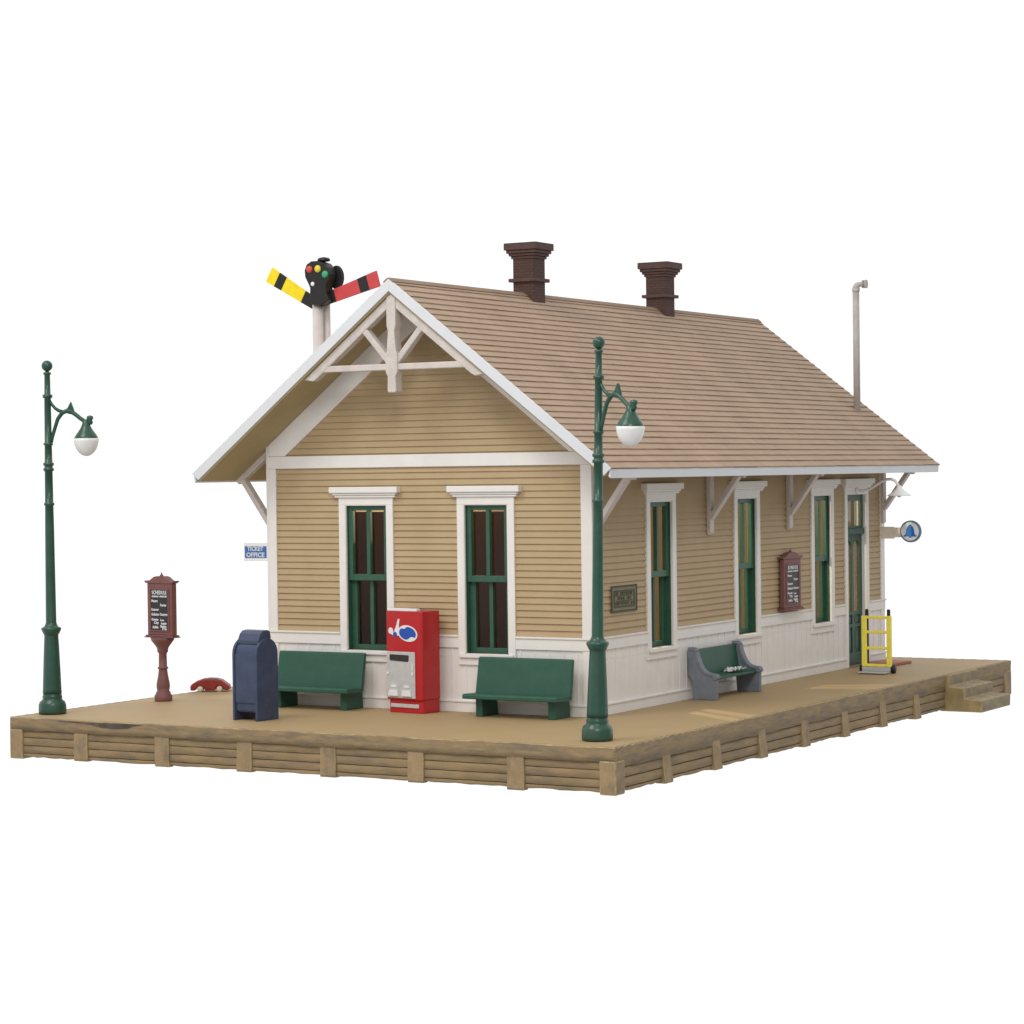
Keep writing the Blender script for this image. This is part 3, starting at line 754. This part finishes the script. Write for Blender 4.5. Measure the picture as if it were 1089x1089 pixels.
# ================================================================ things on the platform
t = thing('mailbox', 'navy blue postal mailbox with rounded top', 'mailbox', (-4.66, -2.30, 0), math.radians(-6))
hw, hd = .255, .245
def mb_prof(d, zb, zt, n=12):
    r = d
    return [(-d, zb), (d, zb)] + [(r * math.cos(PI * k / n), (zt - r) + r * math.sin(PI * k / n)) for k in range(n + 1)]
b = MB(); b.prism(mb_prof(hd - .03, .15, 1.235), YZ, -hw + .045, hw - .045)
b.done('body', BLUE, t, bevel=.008)
for sg in (-1, 1):
    b = MB(); xa, xb = sorted((sg * hw, sg * (hw - .045)))
    n = 12; d = hd
    # side plate with two feet
    outl = [(-d, 0), (d, 0)] + [(d * math.cos(PI * k / n), (1.265 - d) + d * math.sin(PI * k / n)) for k in range(n + 1)]
    b.prism(outl, YZ, xa, xb); b.done('side_plate', BLUE, t, bevel=.01)
b = MB(); b.box(-hw + .05, hw - .05, -hd + .012, -hd + .05, .27, 1.02); b.box(-hw + .07, hw - .07, -hd + .045, hd - .05, .13, .18); b.done('front_panel', BLUE, t, bevel=.008)
b = MB(); b.prism([(-.165, 1.17), (-.17, 1.23), (-.12, 1.33), (-.06, 1.375), (.04, 1.385), (.10, 1.37), (.13, 1.25)], YZ, -hw + .05, hw - .03); b.done('hood', BLUE, t, bevel=.012)

def bench(label, loc):
    t = thing('bench', label, 'bench', loc, 0, 'green benches along the front wall')
    h = .835
    b = MB(); b.prism([(-.40, .285), (-.40, .345), (-.37, .362), (.02, .35), (.07, .29), (.0, .27)], YZ, -h, h); b.done('seat', BENCHG, t, bevel=.014, seg=3)
    b = MB(); b.prism([(-.01, .30), (.11, .885), (.14, .90), (.18, .885), (.08, .28)], YZ, -h, h - .0); b.done('backrest', BENCHG, t, bevel=.014, seg=3)
    for sg in (-1, 1):
        xa, xb = sorted((sg * .58, sg * .70))
        b = MB(); b.prism([(-.22, 0), (.27, 0), (.24, .30), (.0, .275), (-.22, .29)], YZ, xa, xb); b.done('leg', BENCHG, t, bevel=.012)
    return t
bn = bench('green bench behind the blue mailbox, left of the red vending machine', (-4.84, -.365, 0))
b2 = copy_tree(bn); b2.location = (-1.04, -.365, 0)
b2['label'] = 'green bench right of the red vending machine, under the second front window'

t = thing('station_bench', 'bench with green seat and back between grey curved end panels against the side wall', 'bench', (.012, 4.06, 0), PI / 2)
# local: x along the wall, -y towards the viewer of the side wall
hl = .88
prof = [(-.13, 0), (-.55, 0), (-.555, .38), (-.53, .41), (-.44, .415), (-.36, .44), (-.29, .50), (-.24, .59), (-.20, .70), (-.185, .79), (-.15, .83), (-.05, .83), (-.03, .78), (-.04, .42), (-.11, .30)]
for sg in (-1, 1):
    xa, xb = sorted((sg * hl, sg * (hl - .085)))
    b = MB(); b.prism(prof, YZ, xa, xb)
    e = b.done('end_panel', GREYE, t, bevel=.012)
    crv = [(-.555, .385), (-.53, .41), (-.44, .415), (-.36, .44), (-.29, .50), (-.24, .59), (-.20, .70), (-.185, .79), (-.15, .83), (-.05, .835)]
    b = MB()
    for i in range(len(crv) - 1):
        p, q = crv[i], crv[i + 1]
        dx, dz = q[0] - p[0], q[1] - p[1]; l_ = math.hypot(dx, dz); nx, nz = dz / l_, -dx / l_
        if nz < 0 and i > 0: nx, nz = -nx, -nz
        b.bar(p, q, .045, 0, YZ, xa - .022, xb + .022)
    b.tube([(xa - .024, -.535, .372), (xb + .024, -.535, .372)], .042, 14)
    b.done('arm_rail', GREYE, e, bevel=.006)
b = MB(); b.prism([(-.505, .33), (-.505, .37), (-.15, .385), (-.13, .33)], YZ, -hl + .086, hl - .086); b.done('seat', BENCHG, t, bevel=.008)
b = MB(); b.prism([(-.19, .35), (-.12, .80), (-.08, .81), (-.05, .80), (-.11, .35)], YZ, -hl + .086, hl - .086); b.done('backrest', BENCHG, t, bevel=.008)

# crumpled newspaper on that bench
b = MB(); rr = random.Random(11); nx, ny = 9, 7
pts = []
for i in range(nx):
    row = []
    for j in range(ny):
        x = (i / (nx - 1) - .5) * .36; y = (j / (ny - 1) - .5) * .24
        z = .012 + abs(.07 * math.sin(i * 1.5) * math.cos(j * .8 + .4)) + rr.uniform(0, .025)
        row.append(b.bm.verts.new((x + rr.uniform(-.015, .015), y + rr.uniform(-.015, .015), z)))
    pts.append(row)
for i in range(nx - 1):
    for j in range(ny - 1):
        f = b.bm.faces.new([pts[i][j], pts[i + 1][j], pts[i + 1][j + 1], pts[i][j + 1]])
        f.material_index = 1 if rr.random() < .16 else 0
paper = b.done('newspaper', [PAPER, PLATE], None)
so = paper.modifiers.new('sheet', 'SOLIDIFY'); so.thickness = .004
paper.location = (.36, 4.30, .378); paper.rotation_euler = (0, 0, PI / 2 - .3)
paper['label'] = 'crumpled white newspaper left on the seat of the grey-ended bench'; paper['category'] = 'newspaper'

# ---- vending machine
t = thing('vending_machine', 'red soda vending machine with white and blue swirl logo and silver panel', 'vending machine', (-3.02, -.345, 0), math.radians(-8))
hw, hd = .36, .225
b = MB()
b.prism([(-hw, -hd), (hw - .045, -hd), (hw, -hd + .04), (hw, hd), (-hw, hd)], XY, .21, 1.6); b.done('cabinet', VRED, t, bevel=.012, seg=3)
b = MB(); b.prism([(-hw + .03, -hd + .03), (hw - .05, -hd + .03), (hw - .01, -hd + .07), (hw - .01, hd - .01), (-hw + .03, hd - .01)], XY, 0, .2095); b.done('plinth', VRED, t, bevel=.01)
b = MB(); b.box(-hw + .06, hw - .08, -hd + .012, -hd + .0295, .085, .145); b.done('kick_grille', SILV, t, bevel=.006)
b = MB(); b.box(-hw + .01, hw - .1, -hd + .01, -hd + .1, 1.6005, 1.645); b.done('top_strip', LOGOW, t, bevel=.008)
f_ = -hd
b = MB(); b.box(-hw + .012, .235, f_ - .018, f_ - .0005, .235, .965); pan = b.done('silver_panel', SILV, t, bevel=.008)
b = MB()
for k in range(8): pass
b.prism([(-.265, .825), (-.28, .84), (-.28, .905), (-.262, .92), (.10, .915), (.115, .90), (.11, .825), (.09, .81)], XZ, f_ - .024, f_ - .0185); b.done('display', PLATE, pan)
for x0 in (-.30, -.03):
    b = MB(); b.box(x0, x0 + .2, f_ - .022, f_ - .0185, .29, .47, 1)
    b.prism([(x0 + .0, .27), (x0 + .2, .27), (x0 + .18, .36), (x0 + .02, .36)], XZ, f_ - .05, f_ - .0225, 0)
    b.box(x0 + .05, x0 + .15, f_ - .03, f_ - .0225, .40, .44, 0)
    b.done('vend_door', [LOGOW, SILV], pan, bevel=.008)
b = MB(); b.box(.175, .195, f_ - .028, f_ - .0185, .68, .77); b.box(.168, .204, f_ - .032, f_ - .0185, .60, .645); b.box(-.34, -.30, f_ - .032, f_ - .0185, .60, .64); b.done('coin_slot', LOGOW, pan, bevel=.005)
# logo: white ring with a blue wave, a curl and a spire to its left
def poly(b, pts, ya, yb_, mi=0): b.prism(pts, XZ, ya, yb_, mi)
cx, cz = .085, 1.255
b = MB(); poly(b, [(cx + .20 * math.cos(2 * PI * k / 36), cz + .128 * math.sin(2 * PI * k / 36) - .02 * math.cos(2 * PI * k / 36)) for k in range(36)], f_ - .006, f_ - .0005)
poly(b, [(-.20, 1.24), (-.13, 1.24), (-.09, 1.30), (-.095, 1.38), (-.085, 1.455), (-.075, 1.475), (-.11, 1.48), (-.12, 1.46), (-.145, 1.38), (-.185, 1.30)], f_ - .0055, f_ - .0006)
b.lathe([(.05, 0), (.05, .005)], M=Matrix.Translation((-.265, f_ - .0004, 1.29)) @ Matrix.Rotation(PI / 2, 4, 'X'), seg=18)
poly(b, [(-.28, 1.25), (-.22, 1.22), (-.10, 1.215), (-.08, 1.25), (-.15, 1.27), (-.25, 1.275)], f_ - .0052, f_ - .0007)
b.done('logo', LOGOW, t)
b = MB()
ea, eb = .172, .104
E_ = lambda a, k=1.: (cx + ea * k * math.cos(math.radians(a)) - .0, cz + eb * k * math.sin(math.radians(a)) - .014 * math.cos(math.radians(a)))
wave = [E_(a) for a in range(-14, 96, 10)] + [E_(102, .93), E_(112, .74), E_(122, .72), E_(132, .86), E_(140, .97)] + [E_(a) for a in range(148, 262, 10)]
wave += [(cx + .01, cz - .088), (cx + .045, cz - .062), (cx + .085, cz - .050), (cx + .125, cz - .056), (cx + .15, cz - .066)]
poly(b, wave, f_ - .009, f_ - .0062)
b.lathe([(.04, 0), (.04, .0075)], M=Matrix.Translation((-.175, f_ - .001, 1.235)) @ Matrix.Rotation(PI / 2, 4, 'X'), seg=18)
b.done('logo_wave', LOGOB, t)

# ---- hand truck
t = thing('hand_truck', 'yellow hand truck with grey toe plate standing before the green door', 'hand truck', (.965, 9.12, 0), 0)
b = MB(); fw = .255
b.box(-fw - .035, -fw + .06, -.035, .02, .12, 1.05); b.box(fw - .06, fw + .035, -.035, .02, .12, 1.05)
for z in (.12, .43, .725, .995): b.box(-fw + .0605, fw - .0605, -.03, .015, z, z + .052)
b.done('frame', YELT, t, bevel=.012)
b = MB(); b.box(-.27, .27, -.30, .01, .015, .04); b.box(-.275, .275, -.06, .01, .041, .118); b.done('toe_plate', SILV, t, bevel=.008)
for sg in (-1, 1):
    xa = sg * .30
    b = MB(); b.lathe([(.02, -.035), (.075, -.033), (.08, -.02), (.08, .02), (.075, .033), (.02, .035)], M=Matrix.Translation((xa, .04, .08)) @ Matrix.Rotation(PI / 2, 4, 'Y'), seg=22)
    b.done('wheel', BLACK, t)
    b = MB(); b.box(sg * .212 - .042, sg * .212 + .018, .06, .11, .10, 1.165); b.done('grip', BLACK, t, bevel=.012)

b = MB(); b.box(-.30, .30, -.42, .42, 0, .055); sl = b.done('door_slab', REDSLAB, None, bevel=.012)
sl.location = (.40, 11.05, .003); sl.rotation_euler = (0, 0, math.radians(-6))
sl['label'] = 'flat brick red slab on the platform behind the hand truck'; sl['category'] = 'slab'

# ---- small red toy car
t = thing('toy_car', 'small low red toy car with pale hubs near the left platform edge', 'toy car', (-8.36, 1.42, 0), math.radians(30))
def arch(cx_, r, n=8): return [(cx_ + r * math.cos(PI * k / n), .0 + .025 + r * math.sin(PI * k / n)) for k in range(n + 1)]
b = MB()
outl = [(-.34, .02), (-.345, .10), (-.31, .14), (-.235, .185), (-.14, .215), (.0, .225), (.13, .22), (.2, .205), (.28, .145), (.335, .11), (.34, .03)] + arch(.17, .075) + arch(-.17, .075)
b.prism(outl, XZ, -.15, .15)
b.done('body', CARRED, t, bevel=.03, seg=3)
b = MB(); b.prism([(-.20, .19), (-.13, .222), (.0, .234), (.12, .228), (.18, .205), (.16, .195), (-.17, .18)], XZ, -.125, .125); b.done('roof_panel', CARDK, t, bevel=.012)
for cx_ in (-.17, .17):
    for sg in (-1, 1):
        b = MB(); b.lathe([(.012, -.02), (.05, -.02), (.05, .02), (.012, .02)], M=Matrix.Translation((cx_, sg * .115, .051)) @ Matrix.Rotation(PI / 2, 4, 'X'), seg=20); b.done('wheel', CARPALE, t)

# ================================================================ semaphore signal on the track side
t = thing('semaphore_signal', 'semaphore signal with yellow and red blades and black lamp head on a pale mast', 'railway signal', (-7.37, 3.43, 0))
b = MB(); b.lathe([(.098, 0), (.098, 6.80)], seg=24); b.done('mast', SIGNALP, t)
b = MB(); b.lathe([(.065, 0), (.065, 6.82)], (.085, .155, 0), seg=20); b.done('rear_mast', SIGNALP, t)
b = MB(); b.box(.12, .34, .115, .195, 5.98, 6.04); b.box(.30, .34, .125, .185, 5.88, 5.9799); b.done('bracket', SIGNALP, t, bevel=.01)
b = MB()
outl = [(-.09, 6.80), (-.12, 6.9), (-.11, 7.1), (-.16, 7.2), (-.215, 7.30), (-.225, 7.42), (-.18, 7.52), (-.08, 7.575), (.06, 7.575), (.2, 7.53), (.28, 7.45), (.31, 7.33), (.29, 7.22), (.23, 7.12), (.24, 6.98), (.30, 6.86), (.12, 6.78)]
b.prism([(x + .06, z) for x, z in outl], XZ, -.17, .06); b.lathe([(.03, 7.56), (.11, 7.57), (.12, 7.60), (.09, 7.63), (.02, 7.645)], (.18, -.05, 0), 18)
hd_ = b.done('signal_head', BLACK, t, bevel=.04, seg=3)
b = MB(); b.prism([(.33 + .15 * math.cos(2 * PI * k / 32), 7.285 + .215 * math.sin(2 * PI * k / 32)) for k in range(32)], XZ, .10, .16); b.done('rear_disc', BLACK, t, bevel=.015)
for m_, (x, z) in ((LRED, (-.05, 7.43)), (LYEL, (.13, 7.43)), (LGRN, (.285, 7.325))):
    b = MB(); b.lathe([(.068, 0), (.064, .02), (.045, .035), (.01, .042)], M=Matrix.Translation((x, -.165, z)) @ Matrix.Rotation(PI / 2, 4, 'X'), seg=22); b.done('lens', m_, hd_)
b = MB(); b.lathe([(.04, 0), (.038, .015), (.01, .025)], M=Matrix.Translation((.015, -.165, 7.165)) @ Matrix.Rotation(PI / 2, 4, 'X'), seg=16); b.done('marker_lens', SIGNW, hd_)
def blade(sg, a, e, m_):
    """blade from point a to tip e (x, z), hub end black, black band before the tip"""
    b = MB(); L_ = Vector((e[0] - a[0], e[1] - a[1])); ln = L_.length; u = L_ / ln; n_ = Vector((-u.y, u.x))
    def q(f0, f1, w0, w1, ya, yb_, mi):
        p = [Vector(a) + u * (ln * f0) + n_ * w0, Vector(a) + u * (ln * f1) + n_ * w1, Vector(a) + u * (ln * f1) - n_ * w1, Vector(a) + u * (ln * f0) - n_ * w0]
        b.prism([(v.x, v.y) for v in p], XZ, ya, yb_, mi)
    q(0, .27, .10, .114, -.03, .02, 1); q(.2701, .68, .114, .13, -.027, .017, 0); q(.6801, .83, .13, .138, -.03, .02, 1); q(.8301, 1.0, .138, .145, -.027, .017, 0)
    return b.done('blade', [m_, BLACK], t, bevel=.005)
blade(-1, (-.02, 6.80), (-1.05, 7.40), YEL)
blade(1, (.05, 6.86), (1.31, 7.21), RED)

# ================================================================ camera, light, world
cam = bpy.data.cameras.new('camera'); co = bpy.data.objects.new('camera', cam); COL.objects.link(co)
y, p, r = math.radians(30.3059), math.radians(.9383), math.radians(-.7435)
f = Vector((-math.sin(y) * math.cos(p), math.cos(y) * math.cos(p), -math.sin(p)))
R0 = Vector((math.cos(y), math.sin(y), 0)); U0 = R0.cross(f)
R = R0 * math.cos(r) + U0 * math.sin(r); U = -R0 * math.sin(r) + U0 * math.cos(r)
M = Matrix((R, U, -f)).transposed().to_4x4(); M.translation = Vector((17.8465, -32.9061, 3.7652))
co.matrix_world = M
cam.sensor_width = 36; cam.lens = 2611.465 / 1089 * 36; cam.clip_start = .5; cam.clip_end = 300
sc.camera = co

w = bpy.data.worlds.new('World'); sc.world = w; w.use_nodes = True
N = w.node_tree.nodes; L = w.node_tree.links
bg = N['Background']
tc = N.new('ShaderNodeTexCoord'); sp = N.new('ShaderNodeSeparateXYZ'); L.new(tc.outputs['Generated'], sp.inputs[0])
mr = N.new('ShaderNodeMapRange'); mr.interpolation_type = 'SMOOTHSTEP'
mr.inputs['From Min'].default_value = -.75; mr.inputs['From Max'].default_value = -.34
mr.inputs['To Min'].default_value = .55; mr.inputs['To Max'].default_value = 1.0
L.new(sp.outputs['Z'], mr.inputs['Value'])
m2 = N.new('ShaderNodeMapRange'); m2.interpolation_type = 'SMOOTHSTEP'
m2.inputs['From Min'].default_value = .30; m2.inputs['From Max'].default_value = .85
m2.inputs['To Min'].default_value = 1.0; m2.inputs['To Max'].default_value = .50
L.new(sp.outputs['X'], m2.inputs['Value'])
m3 = N.new('ShaderNodeMapRange'); m3.interpolation_type = 'SMOOTHSTEP'
m3.inputs['From Min'].default_value = -.75; m3.inputs['From Max'].default_value = -.15
m3.inputs['To Min'].default_value = .72; m3.inputs['To Max'].default_value = 1.0
L.new(sp.outputs['Y'], m3.inputs['Value'])
m4 = N.new('ShaderNodeMath'); m4.operation = 'MULTIPLY'; L.new(m3.outputs[0], m4.inputs[0]); L.new(m2.outputs[0], m4.inputs[1]); m2 = m4
mu = N.new('ShaderNodeMath'); mu.operation = 'MULTIPLY'
L.new(mr.outputs['Result'], mu.inputs[0]); L.new(m2.outputs[0], mu.inputs[1])
L.new(mu.outputs[0], bg.inputs['Color']); bg.inputs['Strength'].default_value = 1.06

def area(name, loc, target, size, energy, col=(1, 1, 1)):
    l = bpy.data.lights.new(name, 'AREA'); l.shape = 'SQUARE'; l.size = size; l.energy = energy; l.color = col
    o = bpy.data.objects.new(name, l); COL.objects.link(o); o.location = loc
    o.rotation_euler = (Vector(target) - Vector(loc)).to_track_quat('-Z', 'Y').to_euler()
    return o
pl = bpy.data.lights.new('depot_ceiling_lamp', 'POINT'); pl.energy = 950; pl.color = (1, .86, .64); pl.shadow_soft_size = .06
po = bpy.data.objects.new('depot_ceiling_lamp', pl); COL.objects.link(po); po.location = (-3, 4.2, 3.9)
area('key_softbox', (-9, -17, 24), (-3, 3, 2), 10, 2500, (1, .97, .93))
area('fill_softbox', (14, -25, 21), (0, 5, 1.5), 9, 3000, (1, .98, .95))

sc.view_settings.view_transform = 'Standard'; sc.view_settings.look = 'None'
sc.view_settings.exposure = 0; sc.view_settings.gamma = 1; sc.view_settings.use_curve_mapping = False
sc.cycles.use_denoising = True
